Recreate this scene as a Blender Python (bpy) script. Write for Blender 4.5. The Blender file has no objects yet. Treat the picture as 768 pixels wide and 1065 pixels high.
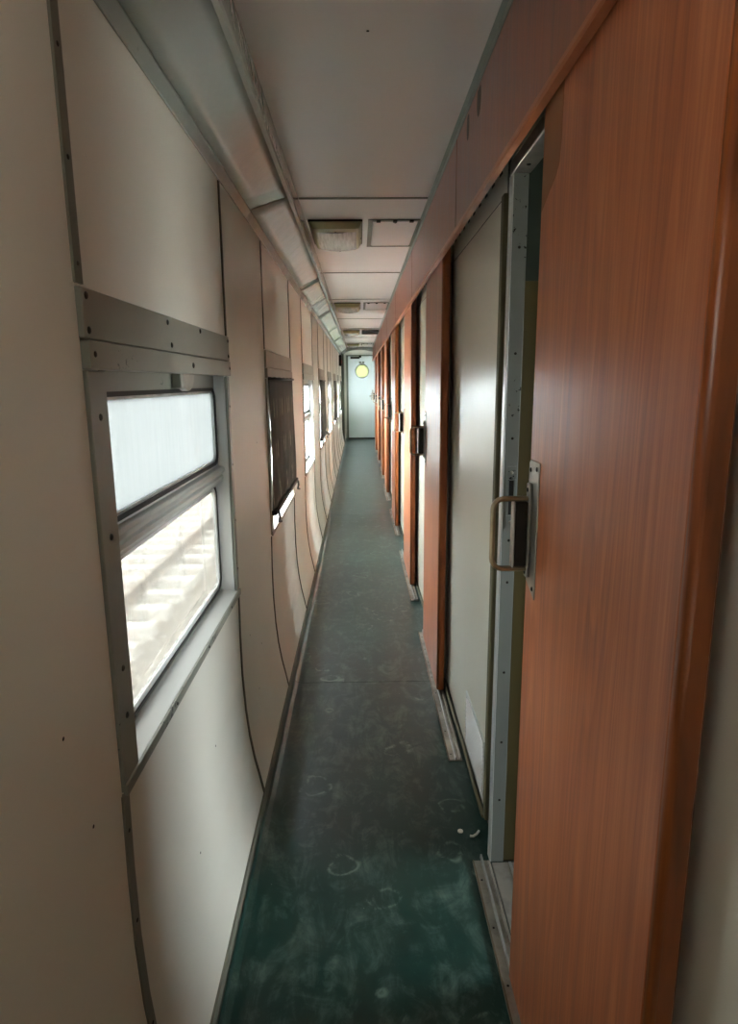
import bpy, bmesh, math, random
from mathutils import Vector, Matrix

random.seed(7)
S = bpy.context.scene
COL = S.collection

# ------------------------------------------------------------------ camera
F_PX, IMG_W, IMG_H = 670.0, 768.0, 1065.0
PITCH, YAW, ROLL = math.radians(-11.4), math.radians(0.80), math.radians(-0.45)
CAM_Z = 1.45
fwd = Vector((math.sin(YAW) * math.cos(PITCH), math.cos(YAW) * math.cos(PITCH), math.sin(PITCH)))
rt0 = Vector((math.cos(YAW), -math.sin(YAW), 0))
up0 = rt0.cross(fwd)
rt = rt0 * math.cos(ROLL) + up0 * math.sin(ROLL)
up = up0 * math.cos(ROLL) - rt0 * math.sin(ROLL)
cd = bpy.data.cameras.new('camera')
cd.sensor_fit = 'VERTICAL'
cd.sensor_height = 36.0
cd.lens = 36.0 * F_PX / IMG_H
cd.clip_start = 0.02
cam = bpy.data.objects.new('camera', cd)
M3 = Matrix((rt, up, -fwd)).transposed()
cam.matrix_world = Matrix.Translation((0, 0, CAM_Z)) @ M3.to_4x4()
COL.objects.link(cam)
S.camera = cam

# ------------------------------------------------------------------ world, exposure
S.view_settings.view_transform = 'Standard'
S.view_settings.look = 'None'
S.view_settings.gamma = 1.0
S.view_settings.use_curve_mapping = False
S.view_settings.exposure = 5.2
world = bpy.data.worlds.new('overcast_sky')
S.world = world
world.use_nodes = True
bg = world.node_tree.nodes['Background']
bg.inputs[0].default_value = (0.84, 0.93, 1.0, 1)
bg.inputs[1].default_value = 6.0
try:
    S.cycles.max_bounces = 14
    S.cycles.diffuse_bounces = 8
    S.cycles.glossy_bounces = 5
    S.cycles.transparent_max_bounces = 12
    S.cycles.caustics_reflective = False
    S.cycles.caustics_refractive = False
    S.cycles.use_denoising = True
    S.cycles.sample_clamp_indirect = 6.0
except Exception:
    pass

# ------------------------------------------------------------------ key measures (metres)
WALL_X = -0.405           # window-side wall face
FLOOR_L = -0.345
PART_X = 0.412            # cream partition face
DOOR_X = 0.353            # corridor face of the sliding doors
DOOR_T = 0.0345
FASC_X = 0.338
CEIL_Z = 2.265
Y_BACK, Y_END = -5.2, 16.9
WIN_PITCH = 1.872
WIN_Y = [0.975 + WIN_PITCH * i for i in range(8)]
REAR_Y = [0.975 - WIN_PITCH * i for i in (3,)]   # unseen window behind the viewer, added to let in fill light
WIN_W = 1.06
JAMB_Y = [1.715 + 1.872 * i for i in range(8)]      # far jamb of each compartment door
OPEN_W = 0.62
DOOR_NEAR = [0.660, 2.820, 4.440, 6.380, 8.400, 10.02, 11.98, 13.85]
DOOR_W = 0.66

def lin(c):
    return c / 12.92 if c <= 0.04045 else ((c + 0.055) / 1.055) ** 2.4
def rgb(r, g, b):
    return (lin(r / 255), lin(g / 255), lin(b / 255), 1)

# ------------------------------------------------------------------ materials
MATS = {}
def new_mat(name):
    m = bpy.data.materials.new(name)
    m.use_nodes = True
    nt = m.node_tree
    p = nt.nodes['Principled BSDF']
    MATS[name] = m
    return m, nt, p
def node(nt, t, **kw):
    n = nt.nodes.new(t)
    for k, v in kw.items():
        setattr(n, k, v)
    return n
def coords(nt, scale=(1, 1, 1), rnd=False, kind='Object'):
    tc = node(nt, 'ShaderNodeTexCoord')
    mp = node(nt, 'ShaderNodeMapping')
    mp.inputs['Scale'].default_value = scale
    if rnd:
        oi = node(nt, 'ShaderNodeObjectInfo')
        mul = node(nt, 'ShaderNodeVectorMath', operation='SCALE')
        cb = node(nt, 'ShaderNodeCombineXYZ')
        for i in range(3):
            nt.links.new(oi.outputs['Random'], cb.inputs[i])
        nt.links.new(cb.outputs[0], mul.inputs[0])
        mul.inputs['Scale'].default_value = 17.3
        add = node(nt, 'ShaderNodeVectorMath', operation='ADD')
        nt.links.new(tc.outputs[kind], add.inputs[0])
        nt.links.new(mul.outputs[0], add.inputs[1])
        nt.links.new(add.outputs[0], mp.inputs[0])
    else:
        nt.links.new(tc.outputs[kind], mp.inputs[0])
    return mp.outputs[0]
def noise(nt, vec, scale, detail=3, rough=0.5, dist=0.0):
    n = node(nt, 'ShaderNodeTexNoise')
    n.inputs['Scale'].default_value = scale
    n.inputs['Detail'].default_value = detail
    n.inputs['Roughness'].default_value = rough
    n.inputs['Distortion'].default_value = dist
    nt.links.new(vec, n.inputs['Vector'])
    return n.outputs['Fac']
def ramp(nt, fac, stops):
    r = node(nt, 'ShaderNodeValToRGB')
    e = r.color_ramp.elements
    e[0].position, e[0].color = stops[0]
    e[1].position, e[1].color = stops[-1]
    for p, c in stops[1:-1]:
        k = e.new(p); k.color = c
    nt.links.new(fac, r.inputs[0])
    return r.outputs[0]
def g(v):
    return (v, v, v, 1)
def mixc(nt, fac, a, b, mode='MIX'):
    m = node(nt, 'ShaderNodeMix', data_type='RGBA', blend_type=mode)
    for sock, v in ((m.inputs['Factor'], fac), (m.inputs['A'], a), (m.inputs['B'], b)):
        if hasattr(v, 'is_linked') or hasattr(v, 'links'):
            nt.links.new(v, sock)
        else:
            sock.default_value = v
    # colour sockets
    return m.outputs['Result']
def mix_rgb(nt, fac, a, b, mode='MIX'):
    m = node(nt, 'ShaderNodeMixRGB', blend_type=mode)
    for i, v in enumerate((fac, a, b)):
        if isinstance(v, bpy.types.NodeSocket):
            nt.links.new(v, m.inputs[i])
        else:
            m.inputs[i].default_value = v
    return m.outputs[0]
def bump(nt, p, height, strength=0.1, dist=0.01):
    b = node(nt, 'ShaderNodeBump')
    b.inputs['Strength'].default_value = strength
    b.inputs['Distance'].default_value = dist
    nt.links.new(height, b.inputs['Height'])
    nt.links.new(b.outputs[0], p.inputs['Normal'])

def paint(name, col, rough=0.35, dirt=0.12, dirt_col=None, bump_s=0.03, rnd=True, chip=0.0, metallic=0.0, bscale=6):
    m, nt, p = new_mat(name)
    v = coords(nt, rnd=rnd)
    n1 = noise(nt, v, 2.2, 5, 0.6)
    n2 = noise(nt, v, 26, 4, 0.7)
    d = dirt_col or tuple(c * 0.72 for c in col[:3]) + (1,)
    f = ramp(nt, n1, [(0.40, g(0)), (0.80, g(dirt * 2))])
    c = mix_rgb(nt, f, col, d)
    f2 = ramp(nt, n2, [(0.55, g(0)), (0.90, g(dirt))])
    c = mix_rgb(nt, f2, c, d)
    if chip > 0:
        n3 = noise(nt, v, 60, 3, 0.7)
        n4 = noise(nt, v, 4.0, 2, 0.5)
        mul = node(nt, 'ShaderNodeMath', operation='MULTIPLY')
        nt.links.new(n3, mul.inputs[0]); nt.links.new(n4, mul.inputs[1])
        f3 = ramp(nt, mul.outputs[0], [(0.44 - chip * 0.05, g(0)), (0.455 - chip * 0.05, g(1))])
        c = mix_rgb(nt, f3, c, (0.012, 0.014, 0.012, 1))
    nt.links.new(c, p.inputs['Base Color'])
    if rough >= 0.29:
        r = ramp(nt, n1, [(0.3, g(max(0.29, rough - 0.03))), (0.75, g(rough + 0.08))])
        nt.links.new(r, p.inputs['Roughness'])
    else:
        p.inputs['Roughness'].default_value = rough
    p.inputs['Metallic'].default_value = metallic
    if bump_s:
        bump(nt, p, noise(nt, v, bscale, 3, 0.5), bump_s, 0.02)
    return m

paint('cream_wall', rgb(217, 214, 202), 0.31, 0.012, bump_s=0.02)
paint('cream_ceiling', rgb(240, 236, 236), 0.32, 0.012, bump_s=0.012)
paint('cream_partition', rgb(224, 222, 208), 0.32, 0.015, bump_s=0.02)
paint('panel_edge', rgb(104, 98, 74), 0.6, 0.2)
paint('grey_frame', rgb(128, 130, 119), 0.34, 0.14, chip=0.5)
paint('beige_header', rgb(150, 140, 122), 0.40, 0.10)
paint('rail_grey', rgb(172, 174, 168), 0.30, 0.02, bump_s=0)
paint('white_sill', rgb(205, 208, 206), 0.35, 0.10)
paint('strip_grey', rgb(110, 110, 98), 0.45, 0.15)
paint('seam_dark', rgb(80, 77, 64), 0.6, 0.2)
paint('duct_paint', rgb(152, 160, 154), 0.15, 0.12, bump_s=0.18, bscale=9)
paint('jamb_paint', rgb(132, 138, 136), 0.35, 0.25, dirt_col=rgb(104, 108, 104), chip=1.0, bscale=20)
paint('jamb_edge', rgb(196, 200, 200), 0.30, 0.15, metallic=0.3)
paint('header_green', rgb(104, 112, 98), 0.4, 0.2)
paint('olive_lining', rgb(92, 84, 52), 0.45, 0.15)
paint('dark_green', rgb(52, 66, 60), 0.45, 0.15)
paint('closure_grey', rgb(70, 72, 66), 0.6, 0.2)
paint('end_door_paint', rgb(212, 222, 220), 0.38, 0.06)
paint('end_wall_paint', rgb(205, 206, 192), 0.4, 0.08)
paint('beam_grey', rgb(140, 148, 140), 0.3, 0.1)
paint('dark_metal', rgb(44, 42, 36), 0.45, 0.25, metallic=0.5)
paint('black_rubber', rgb(24, 24, 22), 0.6, 0.1)
paint('olive_lamp', rgb(170, 167, 124), 0.35, 0.18)
paint('rust_steel', rgb(120, 104, 84), 0.5, 0.3, metallic=0.4)
paint('concrete', rgb(206, 202, 194), 0.85, 0.15)
paint('red_plastic', rgb(150, 40, 30), 0.4, 0.1)
paint('paper_white', rgb(226, 224, 214), 0.7, 0.05)
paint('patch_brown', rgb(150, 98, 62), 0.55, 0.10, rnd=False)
paint('stain_brown', rgb(78, 58, 36), 0.5, 0.2)

def metal(name, col, rough, streak=(60, 1, 1), wear=0.25):
    m, nt, p = new_mat(name)
    v = coords(nt, rnd=True)
    n1 = noise(nt, v, 9, 5, 0.65)
    n2 = noise(nt, v, 70, 3, 0.6)
    c = mix_rgb(nt, ramp(nt, n1, [(0.4, g(0)), (0.7, g(wear * 2.4))]), col, tuple(k * 0.35 for k in col[:3]) + (1,))
    nt.links.new(c, p.inputs['Base Color'])
    nt.links.new(ramp(nt, n1, [(0.3, g(max(0.29, rough))), (0.8, g(rough + 0.22))]), p.inputs['Roughness'])
    p.inputs['Metallic'].default_value = 0.85
    bump(nt, p, n2, 0.05, 0.004)
metal('aluminium', rgb(196, 198, 196), 0.30)
metal('worn_steel', rgb(180, 176, 168), 0.30, wear=0.22)
metal('brass_steel', rgb(182, 164, 136), 0.30, wear=0.15)
metal('track_metal', rgb(176, 170, 160), 0.38, wear=0.3)

def wood(name, dark, mid, light, axis='z', rough=0.30, gloss_noise=True):
    m, nt, p = new_mat(name)
    if axis == 'z':
        s1, s2, s3 = (6, 42, 0.9), (2.5, 7.0, 0.42), (30, 260, 5)
    else:
        s1, s2, s3 = (6, 0.9, 42), (2.5, 0.42, 7.0), (30, 5, 260)
    v1, v2, v3 = coords(nt, s1, True), coords(nt, s2, True), coords(nt, s3, True)
    streak = noise(nt, v1, 1.0, 5, 0.62, 0.3)
    warp = noise(nt, v2, 1.0, 2, 0.4, 0.6)
    # growth rings: bands of a slow noise field give the cathedral figure
    mul = node(nt, 'ShaderNodeMath', operation='MULTIPLY'); mul.inputs[1].default_value = 16.0
    nt.links.new(warp, mul.inputs[0])
    fr = node(nt, 'ShaderNodeMath', operation='FRACT')
    nt.links.new(mul.outputs[0], fr.inputs[0])
    rings = ramp(nt, fr.outputs[0], [(0.0, g(0.40)), (0.45, g(0.55)), (0.80, g(0.68)), (1.0, g(0.40))])
    pores = noise(nt, v3, 1.0, 3, 0.6)
    mix1 = mix_rgb(nt, 0.40, streak, rings)
    mix2 = mix_rgb(nt, 0.22, mix1, pores)
    col = ramp(nt, mix2, [(0.36, dark), (0.51, mid), (0.66, light)])
    nt.links.new(col, p.inputs['Base Color'])
    nt.links.new(ramp(nt, streak, [(0.3, g(max(0.29, rough - 0.02))), (0.7, g(rough + 0.07))]), p.inputs['Roughness'])
    bump(nt, p, mix2, 0.03, 0.003)
    return m
wood('door_wood', rgb(150, 84, 52), rgb(184, 108, 70), rgb(208, 134, 92), 'z', 0.34)
wood('edge_wood', rgb(70, 34, 14), rgb(138, 72, 32), rgb(172, 96, 46), 'z', 0.32)
wood('fascia_wood', rgb(132, 80, 60), rgb(160, 98, 74), rgb(176, 112, 86), 'z', 0.33)
wood('lip_wood', rgb(146, 82, 50), rgb(184, 108, 68), rgb(206, 130, 86), 'y', 0.30)

def floor_mat():
    m, nt, p = new_mat('green_linoleum')
    v = coords(nt, (1, 1, 1), False)
    vs = coords(nt, (1.0, 0.35, 1), False)
    n1 = noise(nt, v, 1.8, 6, 0.65)
    n2 = noise(nt, v, 9.0, 6, 0.75, 1.2)
    n3 = noise(nt, vs, 13, 5, 0.7, 1.5)
    base = ramp(nt, n1, [(0.3, rgb(13, 43, 38)), (0.7, rgb(22, 54, 47))])
    mul = node(nt, 'ShaderNodeMath', operation='MULTIPLY')
    nt.links.new(n2, mul.inputs[0]); nt.links.new(n3, mul.inputs[1])
    f = ramp(nt, mul.outputs[0], [(0.23, g(0)), (0.42, g(0.42))])
    c = mix_rgb(nt, f, base, rgb(110, 130, 120))
    # fine pale specks of grit
    vo = node(nt, 'ShaderNodeTexVoronoi'); vo.inputs['Scale'].default_value = 26
    nt.links.new(v, vo.inputs['Vector'])
    sp = ramp(nt, vo.outputs['Distance'], [(0.03, g(0.6)), (0.055, g(0))])
    sp2 = ramp(nt, noise(nt, v, 5, 3, 0.6), [(0.55, g(0)), (0.62, g(1))])
    spk = mix_rgb(nt, 1.0, sp, sp2, 'MULTIPLY')
    c = mix_rgb(nt, spk, c, rgb(160, 170, 160))
    # circular scuffs
    v2 = node(nt, 'ShaderNodeTexVoronoi'); v2.inputs['Scale'].default_value = 4.5
    dist = node(nt, 'ShaderNodeVectorMath', operation='ADD')
    nz = node(nt, 'ShaderNodeTexNoise'); nz.inputs['Scale'].default_value = 6
    nt.links.new(v, nz.inputs['Vector'])
    sc = node(nt, 'ShaderNodeVectorMath', operation='SCALE'); sc.inputs['Scale'].default_value = 0.16
    nt.links.new(nz.outputs['Color'], sc.inputs[0])
    nt.links.new(v, dist.inputs[0]); nt.links.new(sc.outputs[0], dist.inputs[1])
    nt.links.new(dist.outputs[0], v2.inputs['Vector'])
    rg = ramp(nt, v2.outputs['Distance'], [(0.20, g(0)), (0.235, g(0.65)), (0.27, g(0))])
    rg = mix_rgb(nt, 1.0, rg, ramp(nt, n2, [(0.46, g(0)), (0.58, g(1))]), 'MULTIPLY')
    c = mix_rgb(nt, rg, c, rgb(120, 138, 128))
    nt.links.new(c, p.inputs['Base Color'])
    r = ramp(nt, mul.outputs[0], [(0.15, g(0.295)), (0.42, g(0.34))])
    nt.links.new(r, p.inputs['Roughness'])
    bump(nt, p, noise(nt, v, 3.0, 4, 0.6), 0.10, 0.02)
floor_mat()

def glass_mat(name, film, film_amt, tint, streak):
    """dirty window glass: a clear tinted pane under a translucent film of dust"""
    m, nt, p = new_mat(name)
    nt.nodes.remove(p)
    out = nt.nodes['Material Output']
    v = coords(nt, streak, True)
    n = noise(nt, v, 1.0, 6, 0.65)
    amt = ramp(nt, n, [(0.30, g(max(0, film_amt - 0.10))), (0.70, g(min(1, film_amt + 0.10)))])
    tr = node(nt, 'ShaderNodeBsdfTransparent'); tr.inputs[0].default_value = tint
    gl = node(nt, 'ShaderNodeBsdfGlossy'); gl.inputs['Roughness'].default_value = 0.05
    fr = node(nt, 'ShaderNodeFresnel'); fr.inputs[0].default_value = 1.45
    m1 = node(nt, 'ShaderNodeMixShader')
    fm = node(nt, 'ShaderNodeMath', operation='MULTIPLY'); fm.inputs[1].default_value = 0.30   # dust dulls the reflection
    nt.links.new(fr.outputs[0], fm.inputs[0])
    nt.links.new(fm.outputs[0], m1.inputs[0]); nt.links.new(tr.outputs[0], m1.inputs[1]); nt.links.new(gl.outputs[0], m1.inputs[2])
    tl = node(nt, 'ShaderNodeBsdfTranslucent'); tl.inputs[0].default_value = film
    df = node(nt, 'ShaderNodeBsdfDiffuse'); df.inputs[0].default_value = film
    m2 = node(nt, 'ShaderNodeMixShader'); m2.inputs[0].default_value = 0.25
    nt.links.new(tl.outputs[0], m2.inputs[1]); nt.links.new(df.outputs[0], m2.inputs[2])
    m3 = node(nt, 'ShaderNodeMixShader')
    nt.links.new(amt, m3.inputs[0]); nt.links.new(m1.outputs[0], m3.inputs[1]); nt.links.new(m2.outputs[0], m3.inputs[2])
    nt.links.new(m3.outputs[0], out.inputs[0])
glass_mat('frosted_pane', (0.101, 0.103, 0.099, 1), 0.86, (0.15, 0.15, 0.15, 1), (4, 26, 2.0))
glass_mat('dusty_pane', (0.10, 0.096, 0.088, 1), 0.20, (0.152, 0.148, 0.140, 1), (3, 5, 3))
glass_mat('clear_pane', (0.6, 0.6, 0.6, 1), 0.12, (0.56, 0.57, 0.56, 1), (3, 5, 3))
glass_mat('yellow_pane', (0.12, 0.124, 0.083, 1), 0.88, (0.12, 0.12, 0.08, 1), (3, 5, 3))
glass_mat('curtained_pane', (0.40, 0.40, 0.39, 1), 0.25, (0.41, 0.41, 0.405, 1), (3, 5, 3))
glass_mat('milky_pane', (0.36, 0.37, 0.38, 1), 0.80, (0.26, 0.26, 0.26, 1), (3, 5, 3))

def lens_mat():
    m, nt, p = new_mat('lamp_lens')
    v = coords(nt, (90, 6, 6))
    n = noise(nt, v, 1.0, 3, 0.5)
    nt.links.new(ramp(nt, n, [(0.3, rgb(184, 186, 180)), (0.7, rgb(232, 234, 232))]), p.inputs['Base Color'])
    p.inputs['Roughness'].default_value = 0.12
    bump(nt, p, n, 0.4, 0.01)
lens_mat()
def fill_lens():  # glowing lens of the added fill lamp, out of view
    m, nt, p = new_mat('lamp_lens_lit')
    p.inputs['Base Color'].default_value = rgb(220, 220, 214)
    p.inputs['Roughness'].default_value = 0.2
    p.inputs['Emission Color'].default_value = (1.0, 0.93, 0.84, 1)
    p.inputs['Emission Strength'].default_value = 0.24
fill_lens()

def blind_mat():
    m, nt, p = new_mat('blind_cloth')
    v = coords(nt, (1, 9, 5.2))
    fr = node(nt, 'ShaderNodeVectorMath', operation='FRACTION'); nt.links.new(v, fr.inputs[0])
    sep = node(nt, 'ShaderNodeSeparateXYZ'); nt.links.new(fr.outputs[0], sep.inputs[0])
    a = ramp(nt, sep.outputs['Y'], [(0.40, g(0)), (0.45, g(1)), (0.52, g(1)), (0.57, g(0))])
    b = ramp(nt, sep.outputs['Z'], [(0.20, g(0)), (0.28, g(1)), (0.62, g(1)), (0.72, g(0))])
    ab = mix_rgb(nt, 1.0, a, b, 'MULTIPLY')
    n = noise(nt, coords(nt, (1, 60, 40)), 1.0, 3, 0.7)
    ab = mix_rgb(nt, 1.0, ab, ramp(nt, n, [(0.30, g(0.1)), (0.55, g(0.9))]), 'MULTIPLY')
    c = mix_rgb(nt, ab, rgb(66, 62, 50), rgb(160, 155, 132))
    nt.links.new(c, p.inputs['Base Color'])
    p.inputs['Roughness'].default_value = 0.8
blind_mat()

def ballast_mat():
    m, nt, p = new_mat('ballast_stone')
    v = coords(nt)
    vo = node(nt, 'ShaderNodeTexVoronoi'); vo.inputs['Scale'].default_value = 17
    nt.links.new(v, vo.inputs['Vector'])
    sep = node(nt, 'ShaderNodeSeparateColor'); nt.links.new(vo.outputs['Color'], sep.inputs[0])
    c = ramp(nt, sep.outputs[0], [(0.0, rgb(104, 96, 84)), (0.75, rgb(146, 136, 120)), (0.9, rgb(176, 168, 154)), (1.0, rgb(224, 220, 208))])
    c2 = mix_rgb(nt, ramp(nt, vo.outputs['Distance'], [(0.3, g(0)), (0.7, g(0.5))]), c, rgb(92, 84, 72))
    nt.links.new(c2, p.inputs['Base Color'])
    p.inputs['Roughness'].default_value = 0.9
    bump(nt, p, vo.outputs['Distance'], 0.6, 0.03)
ballast_mat()

# ------------------------------------------------------------------ mesh helpers
class B:
    def __init__(self):
        self.bm = bmesh.new()
    def box(self, x0, x1, y0, y1, z0, z1):
        v = [self.bm.verts.new(p) for p in ((x0, y0, z0), (x1, y0, z0), (x1, y1, z0), (x0, y1, z0),
                                            (x0, y0, z1), (x1, y0, z1), (x1, y1, z1), (x0, y1, z1))]
        for f in ((3, 2, 1, 0), (4, 5, 6, 7), (0, 1, 5, 4), (1, 2, 6, 5), (2, 3, 7, 6), (3, 0, 4, 7)):
            self.bm.faces.new([v[i] for i in f])
        return self
    def hexa(self, bottom, top):
        """bottom, top: four corners each, counter-clockwise seen from above"""
        v = [self.bm.verts.new(p) for p in list(bottom) + list(top)]
        for f in ((3, 2, 1, 0), (4, 5, 6, 7), (0, 1, 5, 4), (1, 2, 6, 5), (2, 3, 7, 6), (3, 0, 4, 7)):
            self.bm.faces.new([v[i] for i in f])
        return self
    def prism_y(self, prof, y0, y1):
        """closed x-z outline swept along y; y0/y1 may be callables of the vertex index"""
        f0 = y0 if callable(y0) else (lambda i: y0)
        f1 = y1 if callable(y1) else (lambda i: y1)
        a = [self.bm.verts.new((p[0], f0(i), p[1])) for i, p in enumerate(prof)]
        b = [self.bm.verts.new((p[0], f1(i), p[1])) for i, p in enumerate(prof)]
        n = len(prof)
        for i in range(n):
            j = (i + 1) % n
            self.bm.faces.new((a[i], a[j], b[j], b[i]))
        self.bm.faces.new(a[::-1]); self.bm.faces.new(b)
        return self
    def prism_x(self, prof, x0, x1):
        a = [self.bm.verts.new((x0, p[0], p[1])) for p in prof]
        b = [self.bm.verts.new((x1, p[0], p[1])) for p in prof]
        n = len(prof)
        for i in range(n):
            j = (i + 1) % n
            self.bm.faces.new((a[i], a[j], b[j], b[i]))
        self.bm.faces.new(a[::-1]); self.bm.faces.new(b)
        return self
    def ring_x(self, outer, inner, x0, x1):
        """frame in the y-z plane between two outlines with the same point count, thick in x"""
        n = len(outer)
        L = [[self.bm.verts.new((x, p[0], p[1])) for p in o] for x in (x0, x1) for o in (outer, inner)]
        o0, i0, o1, i1 = L
        for k in range(n):
            j = (k + 1) % n
            self.bm.faces.new((o0[k], o0[j], i0[j], i0[k]))
            self.bm.faces.new((o1[k], i1[k], i1[j], o1[j]))
            self.bm.faces.new((o0[k], o1[k], o1[j], o0[j]))
            self.bm.faces.new((i0[k], i0[j], i1[j], i1[k]))
        return self
    def ring_z(self, outer, inner, z0, z1):
        n = len(outer)
        L = [[self.bm.verts.new((p[0], p[1], z)) for p in o] for z in (z0, z1) for o in (outer, inner)]
        o0, i0, o1, i1 = L
        for k in range(n):
            j = (k + 1) % n
            self.bm.faces.new((o0[k], o0[j], i0[j], i0[k]))
            self.bm.faces.new((o1[k], i1[k], i1[j], o1[j]))
            self.bm.faces.new((o0[k], o1[k], o1[j], o0[j]))
            self.bm.faces.new((i0[k], i0[j], i1[j], i1[k]))
        return self
    def cyl(self, p0, p1, r, n=12, r1=None):
        p0, p1 = Vector(p0), Vector(p1)
        d = (p1 - p0).normalized()
        a = d.orthogonal().normalized(); b = d.cross(a)
        r1 = r if r1 is None else r1
        A = [self.bm.verts.new(p0 + (a * math.cos(t) + b * math.sin(t)) * r) for t in [2 * math.pi * k / n for k in range(n)]]
        C = [self.bm.verts.new(p1 + (a * math.cos(t) + b * math.sin(t)) * r1) for t in [2 * math.pi * k / n for k in range(n)]]
        for k in range(n):
            j = (k + 1) % n
            f = self.bm.faces.new((A[k], A[j], C[j], C[k])); f.smooth = True
        self.bm.faces.new(A[::-1]); self.bm.faces.new(C)
        return self
    def tube(self, pts, rx, ry=None, n=10, ref=(0, 1, 0)):
        """swept elliptical bar through pts (mitred), rx along ref, ry across"""
        ry = rx if ry is None else ry
        P = [Vector(p) for p in pts]
        rings = []
        for i, p in enumerate(P):
            if i == 0: d = P[1] - P[0]
            elif i == len(P) - 1: d = P[-1] - P[-2]
            else: d = (P[i + 1] - P[i]).normalized() + (P[i] - P[i - 1]).normalized()
            d.normalize()
            a = Vector(ref); a = (a - d * a.dot(d))
            a = d.orthogonal() if a.length < 1e-4 else a
            a.normalize(); b = d.cross(a)
            rings.append([self.bm.verts.new(p + a * (rx * math.cos(2 * math.pi * k / n)) + b * (ry * math.sin(2 * math.pi * k / n))) for k in range(n)])
        for i in range(len(rings) - 1):
            for k in range(n):
                j = (k + 1) % n
                f = self.bm.faces.new((rings[i][k], rings[i][j], rings[i + 1][j], rings[i + 1][k])); f.smooth = True
        self.bm.faces.new(rings[0][::-1]); self.bm.faces.new(rings[-1])
        return self
    def dome(self, c, r, axis=(1, 0, 0), n=10, m=4, flat=1.0):
        c, d = Vector(c), Vector(axis).normalized()
        a = d.orthogonal().normalized(); b = d.cross(a)
        rows = []
        for i in range(m):
            t = 0.5 * math.pi * i / m
            rows.append([self.bm.verts.new(c + d * (r * flat * math.sin(t)) + (a * math.cos(2 * math.pi * k / n) + b * math.sin(2 * math.pi * k / n)) * (r * math.cos(t))) for k in range(n)])
        top = self.bm.verts.new(c + d * r * flat)
        for i in range(m - 1):
            for k in range(n):
                j = (k + 1) % n
                f = self.bm.faces.new((rows[i][k], rows[i][j], rows[i + 1][j], rows[i + 1][k])); f.smooth = True
        for k in range(n):
            f = self.bm.faces.new((rows[-1][k], rows[-1][(k + 1) % n], top)); f.smooth = True
        self.bm.faces.new(rows[0][::-1])
        return self
    def build(self, name, mat, parent=None, bevel=0.0, seg=2, smooth=False, local=False):
        bm = self.bm
        bmesh.ops.recalc_face_normals(bm, faces=bm.faces[:])
        if bevel:
            es = [e for e in bm.edges if len(e.link_faces) == 2 and e.calc_face_angle(0) > 0.5]
            bmesh.ops.bevel(bm, geom=es, offset=bevel, segments=seg, profile=0.5, affect='EDGES', clamp_overlap=True)
        if parent is not None and not local:
            bmesh.ops.translate(bm, verts=bm.verts[:], vec=-world_loc(parent))
        me = bpy.data.meshes.new(name)
        bm.to_mesh(me); bm.free()
        if smooth:
            for p in me.polygons: p.use_smooth = True
        me.materials.append(MATS[mat])
        o = bpy.data.objects.new(name, me)
        COL.objects.link(o)
        if parent is not None: o.parent = parent
        return o

LOCS = {}
def world_loc(o):
    v = Vector((0, 0, 0))
    while o is not None:
        v += o.location
        o = o.parent
    return v
def tag(o, label=None, cat=None, group=None, kind=None):
    if label: o['label'] = label
    if cat: o['category'] = cat
    if group: o['group'] = group
    if kind: o['kind'] = kind
    return o
def empty(name, loc=(0, 0, 0), **kw):
    o = bpy.data.objects.new(name, None)
    o.empty_display_size = 0.05
    COL.objects.link(o)
    o.location = loc
    return tag(o, **kw)
def kids(o):
    return [c for c in bpy.data.objects if c.parent == o]
def copy_tree(o, parent=None):
    c = o.copy(); COL.objects.link(c); c.parent = parent
    for ch in kids(o): copy_tree(ch, c)
    return c
def rrect(a0, a1, b0, b1, r, n=5):
    """rounded rectangle outline in two axes; r = 0 still gives the same point count"""
    pts = []
    for (ca, cb, t0) in ((a1 - r, b1 - r, 0), (a0 + r, b1 - r, 90), (a0 + r, b0 + r, 180), (a1 - r, b0 + r, 270)):
        for k in range(n + 1):
            t = math.radians(t0 + 90 * k / n)
            pts.append((ca + r * math.cos(t), cb + r * math.sin(t)))
    return pts
def rect_like(a0, a1, b0, b1, n=5):
    """square outline with the point count of rrect (points spread round each corner)"""
    pts = []
    for (ca, cb) in ((a1, b1), (a0, b1), (a0, b0), (a1, b0)):
        pts += [(ca, cb)] * (n + 1)
    return pts
_screw = {}
def screw(parent, p, axis, mat='dark_metal', r=0.005, h=0.5):
    """small domed screw; mesh data is shared between alike screws"""
    key = (axis, mat, r, h)
    loc = Vector(p) - world_loc(parent)
    if key in _screw:
        o = bpy.data.objects.new('screw', _screw[key]); COL.objects.link(o); o.parent = parent
    else:
        o = B().dome((0, 0, 0), r, axis, 8, 3, h).build('screw', mat, parent, local=True)
        _screw[key] = o.data
    o.location = loc
    return o

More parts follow.
